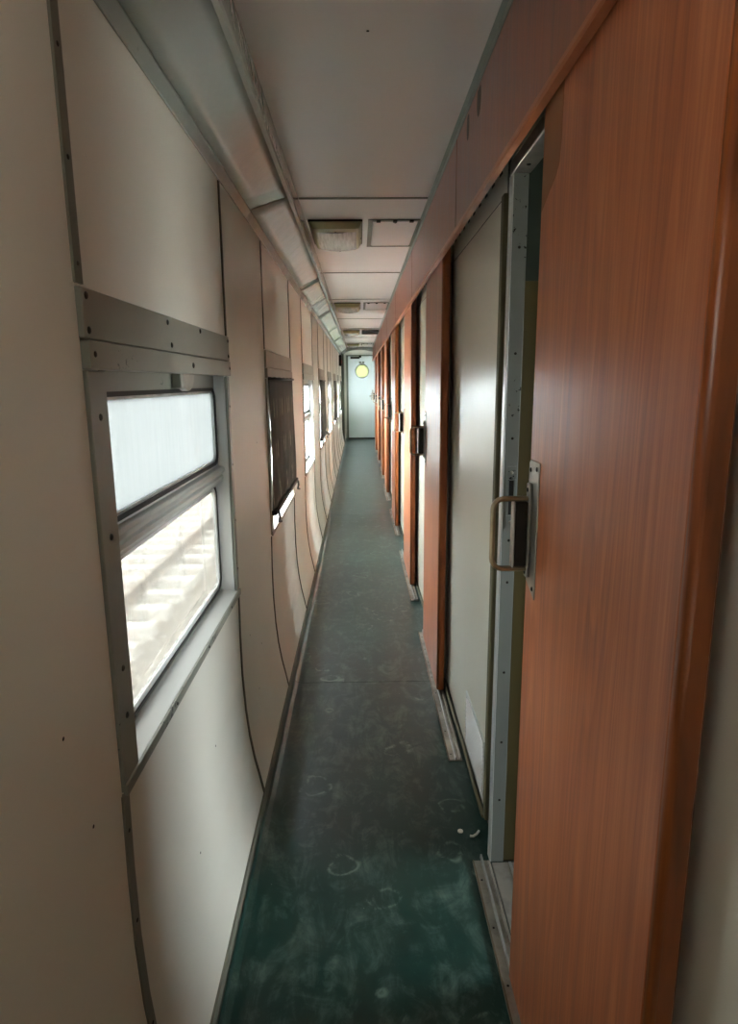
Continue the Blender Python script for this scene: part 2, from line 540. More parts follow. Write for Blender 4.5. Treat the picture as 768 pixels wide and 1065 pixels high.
# ================================================================== SETTING
# ------------------------------------------------------------------ left wall
PROF = [(-0.346, 0.0), (-0.349, 0.035), (-0.362, 0.10), (-0.378, 0.175), (-0.391, 0.26), (-0.400, 0.355), (-0.406, 0.48), (-0.407, 0.62), (WALL_X, 0.78)]
def sheet(prof, t):
    """closed outline of a sheet of thickness t behind (towards -x of) a profile"""
    return list(prof) + [(x - t, z) for x, z in reversed(prof)]
wall_left = empty('wall_left', (WALL_X, 0, 0), kind='structure', label='cream panelled outer wall with a row of windows and a curved foot')
WALL_TOP = 2.05
gap = 0.0025
def wall_panel(y0, y1, z0, z1):
    pr = [p for p in PROF if z0 - 1e-6 <= p[1] <= z1 + 1e-6]
    if not pr or pr[0][1] > z0 + 1e-4: pr = [(WALL_X, z0)] + pr
    if pr[-1][1] < z1 - 1e-4: pr = pr + [(WALL_X, z1)]
    o = B().prism_y(sheet(pr, 0.035), y0 + gap, y1 - gap).build('wall_panel', 'cream_wall', wall_left)
    for p in o.data.polygons: p.use_smooth = False
    return o
def seam_strip(y, z0, z1, mat='seam_dark', w=0.016, depth=0.010, proud=0.0035, name='seam_strip'):
    pr = [p for p in PROF if z0 - 1e-6 <= p[1] <= z1 + 1e-6]
    if not pr or pr[0][1] > z0 + 1e-4: pr = [(WALL_X, z0)] + pr
    if pr[-1][1] < z1 - 1e-4: pr = pr + [(WALL_X, z1)]
    pr = [(x + proud, z) for x, z in pr]
    return B().prism_y(sheet(pr, depth), y - w / 2, y + w / 2).build(name, mat, wall_left)
Z_SILL, Z_HEAD = 0.775, 1.585
edges = []
prev = Y_BACK
for y0 in REAR_Y + WIN_Y:
    y1 = y0 + WIN_W
    wall_panel(prev, y0, 0, WALL_TOP)
    wall_panel(y0, y1, 0, Z_SILL)
    wall_panel(y0, y1, Z_HEAD, WALL_TOP)
    prev = y1
    if y0 > 0: edges += [y0, y1]
# end lobby: a plain side window lights the end door
wall_panel(prev, 15.62, 0, WALL_TOP); wall_panel(15.62, 16.52, 0, 0.95); wall_panel(15.62, 16.52, 1.75, WALL_TOP); wall_panel(16.52, Y_END, 0, WALL_TOP)
for i, y in enumerate(edges):
    if i == 0: continue
    seam_strip(y, 0.0, 0.768); seam_strip(y, Z_HEAD + 0.006, 2.028)
# the wide metal cover strip beside the first window
for z0, z1 in ((0.0, 0.772), (Z_HEAD + 0.008, WALL_TOP)):
    seam_strip(WIN_Y[0] + 0.006, z0, z1, 'strip_grey', 0.026, 0.007, 0.004, 'cover_strip')
for z in (0.30, 0.52, 0.70, 1.62, 1.76, 1.90, 2.02):
    x = WALL_X + 0.004
    for (xa, za), (xb, zb) in zip(PROF, PROF[1:]):
        if za <= z <= zb: x = xa + (xb - xa) * (z - za) / (zb - za) + 0.004
    screw(wall_left, (x, WIN_Y[0] + 0.006, z), (1, 0, 0), r=0.004)
tag(B().box(WALL_X - 0.06, WALL_X - 0.0355, Y_BACK, Y_END, WALL_TOP - 0.02, 2.40).build('trim_5', 'closure_grey'), 'plain closing strip behind the duct', kind='structure')
# little nail holes and paint chips in the near panels
for (y, z) in ((0.62, 1.30), (0.80, 0.98), (0.86, 0.80), (0.70, 1.78), (1.62, 0.47), (1.38, 0.33), (2.22, 0.55), (2.45, 0.42), (2.30, 0.30), (2.55, 1.22), (0.88, 1.95)):
    x = WALL_X
    for (xa, za), (xb, zb) in zip(PROF, PROF[1:]):
        if za <= z <= zb: x = xa + (xb - xa) * (z - za) / (zb - za)
    screw(wall_left, (x, y, z), (1, 0, 0), mat='black_rubber', r=0.0032, h=0.25)

# skirting strip at the foot of the wall
bb = B().prism_y([(-0.352, 0.0), (-0.336, 0.0), (-0.3365, 0.010), (-0.341, 0.026), (-0.344, 0.040), (-0.352, 0.040)], Y_BACK, Y_END).build('baseboard_left', 'strip_grey')
tag(bb, 'thin grey metal skirting strip along the window wall', kind='structure')

# ------------------------------------------------------------------ floor
floor = empty('floor', (0, 0, 0), kind='structure', label='scuffed dark green linoleum corridor floor')
FL = [(-0.3355, 0.024), (-0.329, 0.010), (-0.314, 0.003), (-0.296, 0.0008), (-0.285, 0.0), (0.425, 0.0)]
prevy = Y_BACK
for yb in (2.95, 7.05, 9.15, 12.9, Y_END):
    B().prism_y(FL + [(0.425, -0.01), (-0.3355, -0.01)], prevy + 0.0015, yb - 0.0015).build('linoleum_sheet', 'green_linoleum', floor)
    prevy = yb
B().box(-0.46, 2.36, Y_BACK - 0.05, Y_END + 0.15, -0.10, -0.0101).build('subfloor', 'closure_grey', floor)
B().box(0.4255, 2.30, Y_BACK, Y_END, -0.0100, 0.0).build('compartment_floor', 'closure_grey', floor)

# ------------------------------------------------------------------ ceiling
ceiling = empty('ceiling', (0, 0, CEIL_Z), kind='structure', label='pale painted corridor ceiling of flush sheet panels')
seams = [Y_BACK, 1.12, 3.13, 5.145]
while seams[-1] < 15:
    seams.append(seams[-2] + 3.61)
seams = [s for s in seams if s < 16.2] + [Y_END]
for a, b in zip(seams, seams[1:]):
    B().box(-0.266, FASC_X + 0.01, a + 0.003, b - 0.003, CEIL_Z, CEIL_Z + 0.012).build('ceiling_panel', 'cream_ceiling', ceiling, 0.0015, 1)
for s in seams[1:-1]:
    B().box(-0.262, FASC_X - 0.017, s - 0.009, s + 0.009, CEIL_Z - 0.004, CEIL_Z + 0.014).build('joint_strip', 'strip_grey', ceiling)
B().box(-0.47, 2.40, Y_BACK - 0.05, Y_END + 0.15, CEIL_Z + 0.02, CEIL_Z + 0.14).build('roof_slab', 'closure_grey', ceiling)
screw(ceiling, (0.03, 1.72, CEIL_Z), (0, 0, -1), mat='black_rubber', r=0.004, h=0.3)

# ------------------------------------------------------------------ right partition
wall_right = empty('wall_right', (PART_X, 0, 0), kind='structure', label='cream partition panels between the compartment doors')
DIV_Y = [JAMB_Y[0] - 1.19 + 1.872 * i for i in range(9)]
segs = []
prev = Y_BACK
for jy in JAMB_Y:
    segs.append((prev, jy - OPEN_W)); prev = jy
segs.append((prev, Y_END))
for k, (a, b) in enumerate(segs):
    a2 = a + (0.195 if k else 0.0)
    b2 = b - (0.035 if k < len(segs) - 1 else 0.0)
    B().box(PART_X, PART_X + 0.022, a2, b2, 0.022, 1.952).build('partition_panel', 'cream_partition', wall_right, 0.002, 1)
    B().box(PART_X + 0.004, PART_X + 0.030, a + 0.02, b - 0.02, 0.0, 2.3).build('partition_core', 'closure_grey', wall_right)
    # worn raw edge of the panel beside the jamb
    if k: B().box(PART_X - 0.013, PART_X + 0.004, a2 - 0.036, a2 - 0.0005, 0.03, 1.95).build('edge_trim', 'panel_edge', wall_right, 0.004, 2)
    # strip of punched sheet above each panel
    B().box(PART_X + 0.002, PART_X + 0.012, a2, b2, 1.958, 2.06).build('punched_strip', 'cream_partition', wall_right)
    n = int((b2 - a2) / 0.11) if 1 <= k <= 3 else 0
    for q in range(n):
        y = a2 + 0.06 + q * 0.11
        B().box(PART_X + 0.0, PART_X + 0.0035, y, y + 0.035, 2.025, 2.033).build('punched_slot', 'black_rubber', wall_right)
    # bent pipe-like bead at the foot
    pts = []
    m = max(3, int((b2 - a2) / 0.2))
    for q in range(m + 1):
        t = q / m
        wob = 0.010 * math.sin(t * 5 + k) * (1 if k == 1 else 0.3)
        pts.append((PART_X - 0.006 - abs(wob) * 0.6, a2 + (b2 - a2) * t, 0.016 + max(0, wob) * 0.5))
    B().tube(pts, 0.007, n=8, ref=(0, 0, 1)).build('foot_bead', 'panel_edge', wall_right)

# header wall above the doors, behind the fascia
B().box(PART_X + 0.005, PART_X + 0.03, Y_BACK, Y_END, 2.07, 2.30).build('header_board', 'closure_grey', wall_right)

# ventilation grille low in the first partition panel
gr = B().ring_x(rect_like(1.96, 2.33, 0.045, 0.262), rect_like(1.975, 2.315, 0.058, 0.249), PART_X - 0.005, PART_X + 0.002).build('grille_frame', 'white_sill', wall_right)
B().box(PART_X - 0.001, PART_X + 0.001, 1.97, 2.32, 0.05, 0.256).build('grille_back', 'seam_dark', wall_right)
for q in range(11):
    z = 0.063 + q * 0.0168
    B().hexa([(PART_X - 0.007, 1.976, z), (PART_X - 0.0005, 1.976, z + 0.004), (PART_X - 0.0005, 2.314, z + 0.004), (PART_X - 0.007, 2.314, z)],
             [(PART_X - 0.007, 1.976, z + 0.003), (PART_X - 0.0005, 1.976, z + 0.008), (PART_X - 0.0005, 2.314, z + 0.008), (PART_X - 0.007, 2.314, z + 0.003)]).build('grille_slat', 'rail_grey', wall_right)

# ------------------------------------------------------------------ compartments beyond the doors
for i, y in enumerate(DIV_Y):
    w = B().box(0.4425, 2.30, y - 0.015, y + 0.015, 0, CEIL_Z + 0.02).build('wall_compartment', 'olive_lining')
    tag(w, 'olive dividing wall inside the compartments', kind='structure')
wall_outer = empty('wall_outer', (2.30, 0, 0), kind='structure', label='outer wall with the compartment windows')
prev = Y_BACK
cwin = []
for i in range(8):
    c = 0.5 * (DIV_Y[i] + DIV_Y[i + 1])
    a, b = c - 0.55, c + 0.55
    B().box(2.30, 2.34, prev, a, 0, CEIL_Z + 0.02).build('wall_section', 'cream_partition', wall_outer)
    B().box(2.30, 2.34, a, b, 0, 0.78).build('wall_section', 'cream_partition', wall_outer)
    B().box(2.30, 2.34, a, b, 1.60, CEIL_Z + 0.02).build('wall_section', 'cream_partition', wall_outer)
    B().box(2.318, 2.322, a - 0.005, b + 0.005, 0.775, 1.605).build('pane', 'curtained_pane', wall_outer)
    cwin.append((a, b)); prev = b
B().box(2.30, 2.34, prev, Y_END, 0, CEIL_Z + 0.02).build('wall_section', 'cream_partition', wall_outer)
wr = B().box(-0.46, 2.36, Y_BACK - 0.04, Y_BACK, -0.02, CEIL_Z + 0.03).build('wall_rear', 'cream_wall')
tag(wr, 'cream wall closing the corridor behind the camera', kind='structure')

# portals: window openings where daylight enters (they give no light themselves)
def portal(loc, rot, sy, sz):
    l = bpy.data.lights.new('daylight_portal', 'AREA')
    l.shape = 'RECTANGLE'; l.size = sy; l.size_y = sz
    l.cycles.is_portal = True
    o = bpy.data.objects.new('daylight_portal', l)
    COL.objects.link(o); o.location = loc; o.rotation_euler = rot
portal((WALL_X - 0.065, 16.07, 1.35), (0, math.radians(-90), 0), 0.80, 0.9)
for i, y0 in enumerate(REAR_Y + WIN_Y):
    portal((WALL_X - 0.065, y0 + WIN_W / 2, 1.13), (0, math.radians(-90), 0), 0.76, 1.0)
for a, b in cwin:
    portal((2.33, 0.5 * (a + b), 1.19), (0, math.radians(90), 0), 0.82, 1.1)

# ------------------------------------------------------------------ windows
def make_window(idx, y0, blind, detail):
    w = empty('window_%d' % (idx + 1), (WALL_X, y0, Z_SILL), kind='structure')
    X = WALL_X
    hm = 'beige_header' if blind else 'grey_frame'
    fm = 'beige_header' if blind else 'grey_frame'
    bev = 0.0015
    B().box(X - 0.002, X + 0.009, y0 - 0.004, y0 + WIN_W, 1.516, 1.588).build('header_plate', hm, w, bev, 1)
    B().box(X - 0.010, X + 0.012, y0 + 0.002, y0 + WIN_W - 0.004, 1.472, 1.514).build('header_rail', hm, w, bev, 1)
    B().box(X - 0.004, X + 0.006, y0, y0 + 0.068, Z_SILL, 1.470).build('near_stile', fm, w, bev, 1)
    B().box(X - 0.004, X + 0.005, y0 + WIN_W - 0.030, y0 + WIN_W - 0.002, Z_SILL, 1.470).build('far_stile', fm, w, bev, 1)
    # deep reveal
    B().box(X - 0.062, X - 0.0045, y0 - 0.003, y0 + 0.066, Z_SILL, 1.50).build('reveal', 'white_sill', w)
    B().box(X - 0.062, X - 0.0045, y0 + WIN_W - 0.034, y0 + WIN_W + 0.003, Z_SILL, 1.50).build('reveal', 'white_sill', w)
    B().box(X - 0.062, X - 0.0105, y0 + 0.067, y0 + WIN_W - 0.035, 1.476, 1.50).build('reveal', fm, w)
    B().box(X - 0.062, X - 0.0105, y0 - 0.003, y0 + WIN_W + 0.003, 1.5005, 1.60).build('head_block', fm, w)
    B().prism_y([(X - 0.062, Z_SILL), (X + 0.003, Z_SILL), (X + 0.003, 0.789), (X - 0.062, 0.797)], y0 + 0.067, y0 + WIN_W - 0.031).build('sill', 'white_sill', w)
    B().box(X + 0.0035, X + 0.010, y0 + 0.0, y0 + WIN_W - 0.003, 0.770, 0.790).build('sill_edge', fm, w, 0.001, 1)
    # glazing: two lights with rounded corners
    a, b = y0 + 0.067, y0 + WIN_W - 0.035
    B().ring_x(rect_like(a, b, 1.195, 1.476), rrect(a + 0.035, b - 0.016, 1.208, 1.436, 0.035), X - 0.052, X - 0.036).build('upper_frame', fm, w)
    B().ring_x(rrect(a + 0.034, b - 0.015, 1.207, 1.437, 0.036), rrect(a + 0.043, b - 0.024, 1.216, 1.428, 0.030), X - 0.050, X - 0.030).build('upper_gasket', 'black_rubber', w)
    B().ring_x(rrect(a + 0.043, b - 0.024, 1.216, 1.428, 0.030), rrect(a + 0.049, b - 0.030, 1.222, 1.422, 0.026), X - 0.049, X - 0.034).build('upper_sash', 'aluminium', w)
    B().box(X - 0.0435, X - 0.0405, a + 0.046, b - 0.027, 1.219, 1.425).build('upper_pane', 'clear_pane' if blind else ('frosted_pane' if idx == 0 else 'clear_pane'), w)
    B().ring_x(rect_like(a, b, 0.795, 1.150), rrect(a + 0.012, b - 0.006, 0.806, 1.143, 0.040), X - 0.056, X - 0.046).build('lower_frame', fm, w)
    B().ring_x(rrect(a + 0.012, b - 0.006, 0.806, 1.143, 0.040), rrect(a + 0.019, b - 0.013, 0.814, 1.136, 0.036), X - 0.054, X - 0.042).build('lower_gasket', 'black_rubber', w)
    B().ring_x(rrect(a + 0.019, b - 0.013, 0.814, 1.136, 0.036), rrect(a + 0.030, b - 0.024, 0.826, 1.126, 0.030), X - 0.054, X - 0.045).build('lower_sash', 'white_sill', w)
    B().box(X - 0.0515, X - 0.0485, a + 0.026, b - 0.020, 0.821, 1.131).build('lower_pane', 'clear_pane' if idx else 'dusty_pane', w)
    # ridged meeting rail
    rail = [(X - 0.056, 1.138), (X - 0.040, 1.138), (X - 0.036, 1.150), (X - 0.026, 1.152), (X - 0.021, 1.158), (X - 0.021, 1.168), (X - 0.026, 1.173),
            (X - 0.026, 1.176), (X - 0.017, 1.180), (X - 0.015, 1.190), (X - 0.020, 1.197), (X - 0.034, 1.200), (X - 0.036, 1.210), (X - 0.056, 1.210)]
    B().prism_y(rail, a + 0.001, b - 0.001).build('meeting_rail', 'rail_grey', w)
    if detail:
        for (y, z) in ((0.012, 1.577), (0.012, 1.528), (0.42, 1.575), (0.44, 1.530), (0.70, 1.578), (1.045, 1.575), (1.045, 1.530)):
            screw(w, (X + 0.009, y0 + y, z), (1, 0, 0), r=0.006)
        for (y, z) in ((0.02, 1.494), (0.60, 1.492), (1.04, 1.494)):
            screw(w, (X + 0.012, y0 + y, z), (1, 0, 0), r=0.007 if 0.5 < y < 0.7 else 0.005)
        for z in (0.90, 0.985, 1.21, 1.40):
            screw(w, (X + 0.006, y0 + 0.034, z), (1, 0, 0), r=0.006)
        for z in (0.86, 1.02, 1.20, 1.38):
            screw(w, (X + 0.005, y0 + WIN_W - 0.012, z), (1, 0, 0), r=0.004)
        for y in (0.30, 0.60, 0.90):
            screw(w, (X + 0.010, y0 + y, 0.780), (1, 0, 0), r=0.004)
        # rounded catch under the header
        l = B()
        n = 10
        prof = [(y0 + 0.60 + 0.11 * k / n, 1.474 - 0.042 * math.sqrt(max(0, 1 - ((k / n - 0.45) / 0.56) ** 2))) for k in range(n + 1)]
        l.prism_x([(y0 + 0.71, 1.474), (y0 + 0.60, 1.474)] + prof, X - 0.036, X - 0.014).build('catch', 'worn_steel', w, 0.003, 2)
        B().box(X - 0.034, X - 0.012, y0 + 0.575, y0 + 0.60, 1.440, 1.475).build('catch_plate', 'grey_frame', w, 0.002, 1)
    return w
wl = ['nearest window with grey riveted header and dusty panes split by a ridged rail',
      'second window, mostly covered by a dark patterned blind',
      'third window, bright and uncovered, just past the first dark blind',
      'fourth window, behind the second dark blind',
      'fifth window, bright and uncovered, between the second and third blinds',
      'sixth window, behind the third dark blind',
      'seventh window, a bright sliver far down the corridor',
      'eighth window, last before the end door']
for i, y0 in enumerate(WIN_Y):
    w = make_window(i, y0, i % 2 == 1, i == 0)
    w['label'] = wl[i]
for i, y0 in enumerate(REAR_Y):
    w = make_window(9 + i, y0, False, False)
    w['label'] = 'unseen window behind the viewer, added for fill light'
lw = empty('window_9', (WALL_X, 15.62, 0.95), kind='structure', label='side window of the lobby at the end of the corridor')
B().ring_x(rect_like(15.60, 16.54, 0.93, 1.77), rrect(15.66, 16.48, 0.99, 1.71, 0.04), WALL_X - 0.03, WALL_X + 0.006).build('frame', 'grey_frame', lw)
B().box(WALL_X - 0.022, WALL_X - 0.018, 15.65, 16.49, 0.98, 1.72).build('pane', 'milky_pane', lw)

# blinds in every second window
def make_blind(y0):
    r = empty('window_blind', (WALL_X, y0, 0.86))
    bm = B()
    X = WALL_X + 0.012
    ny, nz = 28, 20
    a, b = y0 + 0.010, y0 + WIN_W - 0.010
    grid = {}
    for i in range(ny + 1):
        for j in range(nz + 1):
            y = a + (b - a) * i / ny
            z = 1.476 - (1.476 - 0.875) * j / nz
            x = X + 0.004 * math.sin(i * 1.3 + j * 0.2) * (0.3 + j / nz) + 0.004 * (j / nz)
            for s in (0, 1):
                grid[i, j, s] = bm.bm.verts.new((x - 0.0015 * s, y, z))
    for i in range(ny):
        for j in range(nz):
            for s in (0, 1):
                f = bm.bm.faces.new((grid[i, j, s], grid[i + 1, j, s], grid[i + 1, j + 1, s], grid[i, j + 1, s])); f.smooth = True
    rim = [(i, 0) for i in range(ny)] + [(ny, j) for j in range(nz)] + [(i, nz) for i in range(ny, 0, -1)] + [(0, j) for j in range(nz, 0, -1)]
    for k in range(len(rim)):
        p, q = rim[k], rim[(k + 1) % len(rim)]
        bm.bm.faces.new((grid[p + (0,)], grid[q + (0,)], grid[q + (1,)], grid[p + (1,)]))
    bm.build('cloth', 'blind_cloth', r)
    bm = B(); bm.box(X - 0.006, X + 0.018, a - 0.004, b + 0.004, 0.862, 0.884); bm.build('bottom_bar', 'dark_metal', r, 0.003, 1)
    bm = B(); bm.cyl((X + 0.004, a + 0.0, 1.468), (X + 0.004, b, 1.468), 0.006); bm.build('top_roller', 'dark_metal', r)
    for y in (a + 0.05, b - 0.05):
        bm = B()
        bm.tube([(X + 0.020, y, 0.873), (X + 0.022, y + 0.01, 0.845), (X + 0.014, y + 0.035, 0.818), (X + 0.022, y + 0.06, 0.812)], 0.006, n=8, ref=(1, 0, 0))
        bm.build('hook', 'dark_metal', r)
    return r
bl = make_blind(WIN_Y[1])
tag(bl, 'dark patterned roller blind pulled over the second window', 'blind', 'dark blinds pulled over every second window')
for i, lab in ((3, 'narrow dark blind over the fourth window, second blind along the wall'),
               (5, 'third dark blind along the window wall, over the sixth window'),
               (7, 'last dark blind, over the window closest to the end door')):
    c = copy_tree(bl); c.location = (WALL_X, WIN_Y[i], 0.86); c['label'] = lab

# ------------------------------------------------------------------ metal duct along the ceiling corner
DX = [(-0.405, 2.032), (-0.387, 2.062), (-0.259, 2.160), (-0.267, CEIL_Z)]
duct = empty('air_duct', (-0.33, 0, 2.05), label='long glossy grey-green sheet metal duct along the ceiling above the windows', cat='duct')
joints = [Y_BACK, 0.55, 2.50, 4.60, 5.55, 6.5, 8.4, 10.3, 12.2, 14.2, 15.6]
def skew(y, lim=0.22):
    return lambda x: y + lim * min(1, max(0, (x + 0.387) / 0.128))
for k, (a, b) in enumerate(zip(joints, joints[1:])):
    fa = skew(a + 0.002, 0 if k == 0 else 0.2); fb = skew(b - 0.002, 0 if k == len(joints) - 2 else 0.2)
    dz = 0.0015 * (k % 2)
    # slightly dished main face, subdivided so the sheet can buckle
    top = [(-0.387, 2.062 - dz)] + [(-0.387 + 0.128 * t, 2.062 - dz + 0.098 * t + 0.006 * math.sin(math.pi * t)) for t in (0.25, 0.5, 0.75)] + [(-0.259, 2.160 - dz)]
    prof = top + [(x - 0.004, z + 0.006) for x, z in reversed(top)]
    bmx = B()
    n = 14
    rows = []
    for i in range(n + 1):
        t = i / n
        row = []
        for j, (x, z) in enumerate(prof):
            y = fa(x) + (fb(x) - fa(x)) * t
            d = 0.0022 * math.sin(3.1 * y + 9 * x + k) * math.sin(5.7 * y - k) if 0 < j < 4 else 0
            row.append(bmx.bm.verts.new((x, y, z + d)))
        rows.append(row)
    m = len(prof)
    for i in range(n):
        for j in range(m):
            f = bmx.bm.faces.new((rows[i][j], rows[i][(j + 1) % m], rows[i + 1][(j + 1) % m], rows[i + 1][j]))
            f.smooth = j < 4
    bmx.bm.faces.new(rows[0][::-1]); bmx.bm.faces.new(rows[-1])
    bmx.build('duct_sheet', 'duct_paint', duct)
    B().prism_y([(-0.4045, 2.030), (-0.399, 2.030), (-0.384, 2.056), (-0.386, 2.066), (-0.4045, 2.066)], a, b - 0.003).build('outer_flange', 'duct_paint', duct, 0.0015, 1)
    B().prism_y([(-0.268, 2.150), (-0.256, 2.154), (-0.2535, 2.164), (-0.2535, 2.182), (-0.259, 2.187), (-0.264, CEIL_Z - 0.001), (-0.275, CEIL_Z - 0.001), (-0.275, 2.165)], a + 0.10, b + 0.097).build('inner_flange', 'duct_paint', duct)
    if k in (1, 2):
        y = a + 0.2
        while y < b:
            screw(duct, (-0.2535, y + 0.1, 2.173), (1, 0, 0), mat='duct_paint', r=0.004)
            screw(duct, (-0.392, y, 2.043), (1, 0, -0.6), mat='duct_paint', r=0.004)
            y += 0.28
    if 1 <= k < len(joints) - 1:
        # lapped collar at the joint
        f0, f1 = skew(a - 0.006, 0.2), skew(a + 0.004, 0.2)
        c = [(-0.388, 2.0595), (-0.258, 2.157)]
        B().hexa([(c[0][0], f0(-0.387), c[0][1]), (c[1][0], f0(-0.259), c[1][1]), (c[1][0], f1(-0.259), c[1][1]), (c[0][0], f1(-0.387), c[0][1])],
                 [(c[0][0], f0(-0.387), c[0][1] + 0.003), (c[1][0], f0(-0.259), c[1][1] + 0.003), (c[1][0], f1(-0.259), c[1][1] + 0.003), (c[0][0], f1(-0.387), c[0][1] + 0.003)]).build('joint_lap', 'strip_grey', duct)

# ------------------------------------------------------------------ fascia over the doors
fascia = empty('trim_1', (FASC_X, 0, 1.95), kind='structure', label='reddish brown veneer fascia above the sliding doors')
fj = [Y_BACK, 0.49] + [2.36 + 1.86 * i for i in range(8)]
fj = [y for y in fj if y < 16] + [Y_END - 0.9]
for a, b in zip(fj, fj[1:]):
    B().box(FASC_X, FASC_X + 0.012, a + 0.002, b - 0.002, 1.962, CEIL_Z - 0.004).build('fascia_panel', 'fascia_wood', fascia, 0.001, 1)
    lipp = [(FASC_X - 0.007, 1.950), (FASC_X - 0.004, 1.945), (FASC_X + 0.012, 1.945), (FASC_X + 0.012, 1.9615), (FASC_X - 0.003, 1.964), (FASC_X - 0.007, 1.959)]
    B().prism_y(lipp, a + 0.001, b - 0.001).build('lip_moulding', 'lip_wood', fascia)
for y in fj[1:-1]:
    B().box(FASC_X - 0.0015, FASC_X + 0.004, y - 0.006, y + 0.006, 1.967, CEIL_Z - 0.005).build('joint_cover', 'edge_wood', fascia)
for (y, z, w, h) in ((1.95, 2.215, 0.028, 0.05), (2.13, 2.21, 0.02, 0.045)):
    pts = [(y + w * math.cos(t) * (1 - 0.2 * math.sin(t)), z + h * math.sin(t)) for t in [2 * math.pi * k / 14 for k in range(14)]]
    pts = [(p, min(q, CEIL_Z - 0.03)) for p, q in pts]
    B().prism_x(pts, FASC_X - 0.0006, FASC_X + 0.0005).build('stain_patch', 'stain_brown', fascia)
tr2 = B().prism_y([(FASC_X - 0.016, CEIL_Z - 0.001), (FASC_X - 0.016, CEIL_Z - 0.004), (FASC_X - 0.004, CEIL_Z - 0.007), (FASC_X - 0.003, CEIL_Z - 0.022), (FASC_X - 0.0005, CEIL_Z - 0.022), (FASC_X - 0.0005, CEIL_Z - 0.001)], Y_BACK, Y_END - 0.9).build('trim_2', 'beam_grey')
tag(tr2, 'thin pale metal angle strip between ceiling and brown fascia', kind='structure')

# ------------------------------------------------------------------ door frames
def make_frame(jy):
    r = empty('door_frame', (0.385, jy, 0.0))
    B().box(0.389, 0.426, jy, jy + 0.030, 0.008, 1.952).build('jamb', 'jamb_paint', r, 0.001, 1)
    B().prism_y([(0.3845, 0.008), (0.389, 0.008), (0.389, 1.952), (0.3845, 1.952)], jy - 0.001, jy + 0.034).build('jamb_edge', 'jamb_edge', r, 0.002, 2)
    B().box(0.427, 0.470, jy + 0.006, jy + 0.030, 0.008, 1.70).build('inner_lining', 'olive_lining', r, 0.001, 1)
    B().box(0.427, 0.470, jy + 0.006, jy + 0.030, 1.7005, 2.06).build('upper_lining', 'dark_green', r, 0.001, 1)
    B().box(0.470, 0.4735, jy + 0.002, jy + 0.030, 0.008, 1.70).build('lining_bead', 'aluminium', r)
    B().box(0.389, 0.426, jy - OPEN_W - 0.03, jy - OPEN_W, 0.008, 1.952).build('jamb', 'jamb_paint', r, 0.001, 1)
    B().box(0.386, 0.405, jy - OPEN_W - 0.03, jy + 0.034, 1.990, 2.085).build('head_board', 'header_green', r, 0.002, 1)
    B().box(0.386, 0.432, jy - OPEN_W - 0.03, jy + 0.034, 1.954, 1.988).build('head_rail', 'worn_steel', r, 0.002, 1)
    # strike plate with slot
    sp = B()
    for (x0, x1, z0, z1) in ((0.397, 0.421, 1.190, 1.225), (0.397, 0.421, 1.055, 1.090), (0.397, 0.402, 1.0905, 1.1895), (0.4165, 0.421, 1.0905, 1.1895)):
        sp.box(x0, x1, jy - 0.003, jy - 0.0002, z0, z1)
    sp.build('strike_plate', 'jamb_paint', r)
    B().box(0.403, 0.4155, jy - 0.0012, jy - 0.0003, 1.093, 1.187).build('strike_slot', 'black_rubber', r)
    for z in (0.22, 0.41, 0.63, 0.90, 1.02, 1.30, 1.52, 1.78):
        screw(r, (0.408, jy, z), (0, -1, 0), mat='dark_metal', r=0.004)
    screw(r, (0.409, jy - 0.003, 1.208), (0, -1, 0), mat='worn_steel', r=0.005)
    screw(r, (0.409, jy - 0.003, 1.072), (0, -1, 0), mat='worn_steel', r=0.005)
    screw(r, (0.409, jy - 0.06, 1.954), (0, 0, -1), mat='dark_metal', r=0.006)
    return r
fr0 = make_frame(JAMB_Y[0])
tag(fr0, 'worn grey metal door frame beside the big open door, paint chipped black', 'door frame', 'metal frames of the compartment doors')
ordn = ['first', 'second', 'third', 'fourth', 'fifth', 'sixth', 'seventh', 'eighth']
for i in range(1, 8):
    c = copy_tree(fr0); c.location = (0.385, JAMB_Y[i], 0)
    c['label'] = 'grey metal door frame behind the %s sliding door down the corridor' % ordn[i] if i < 7 else 'grey metal door frame closest to the white end door'

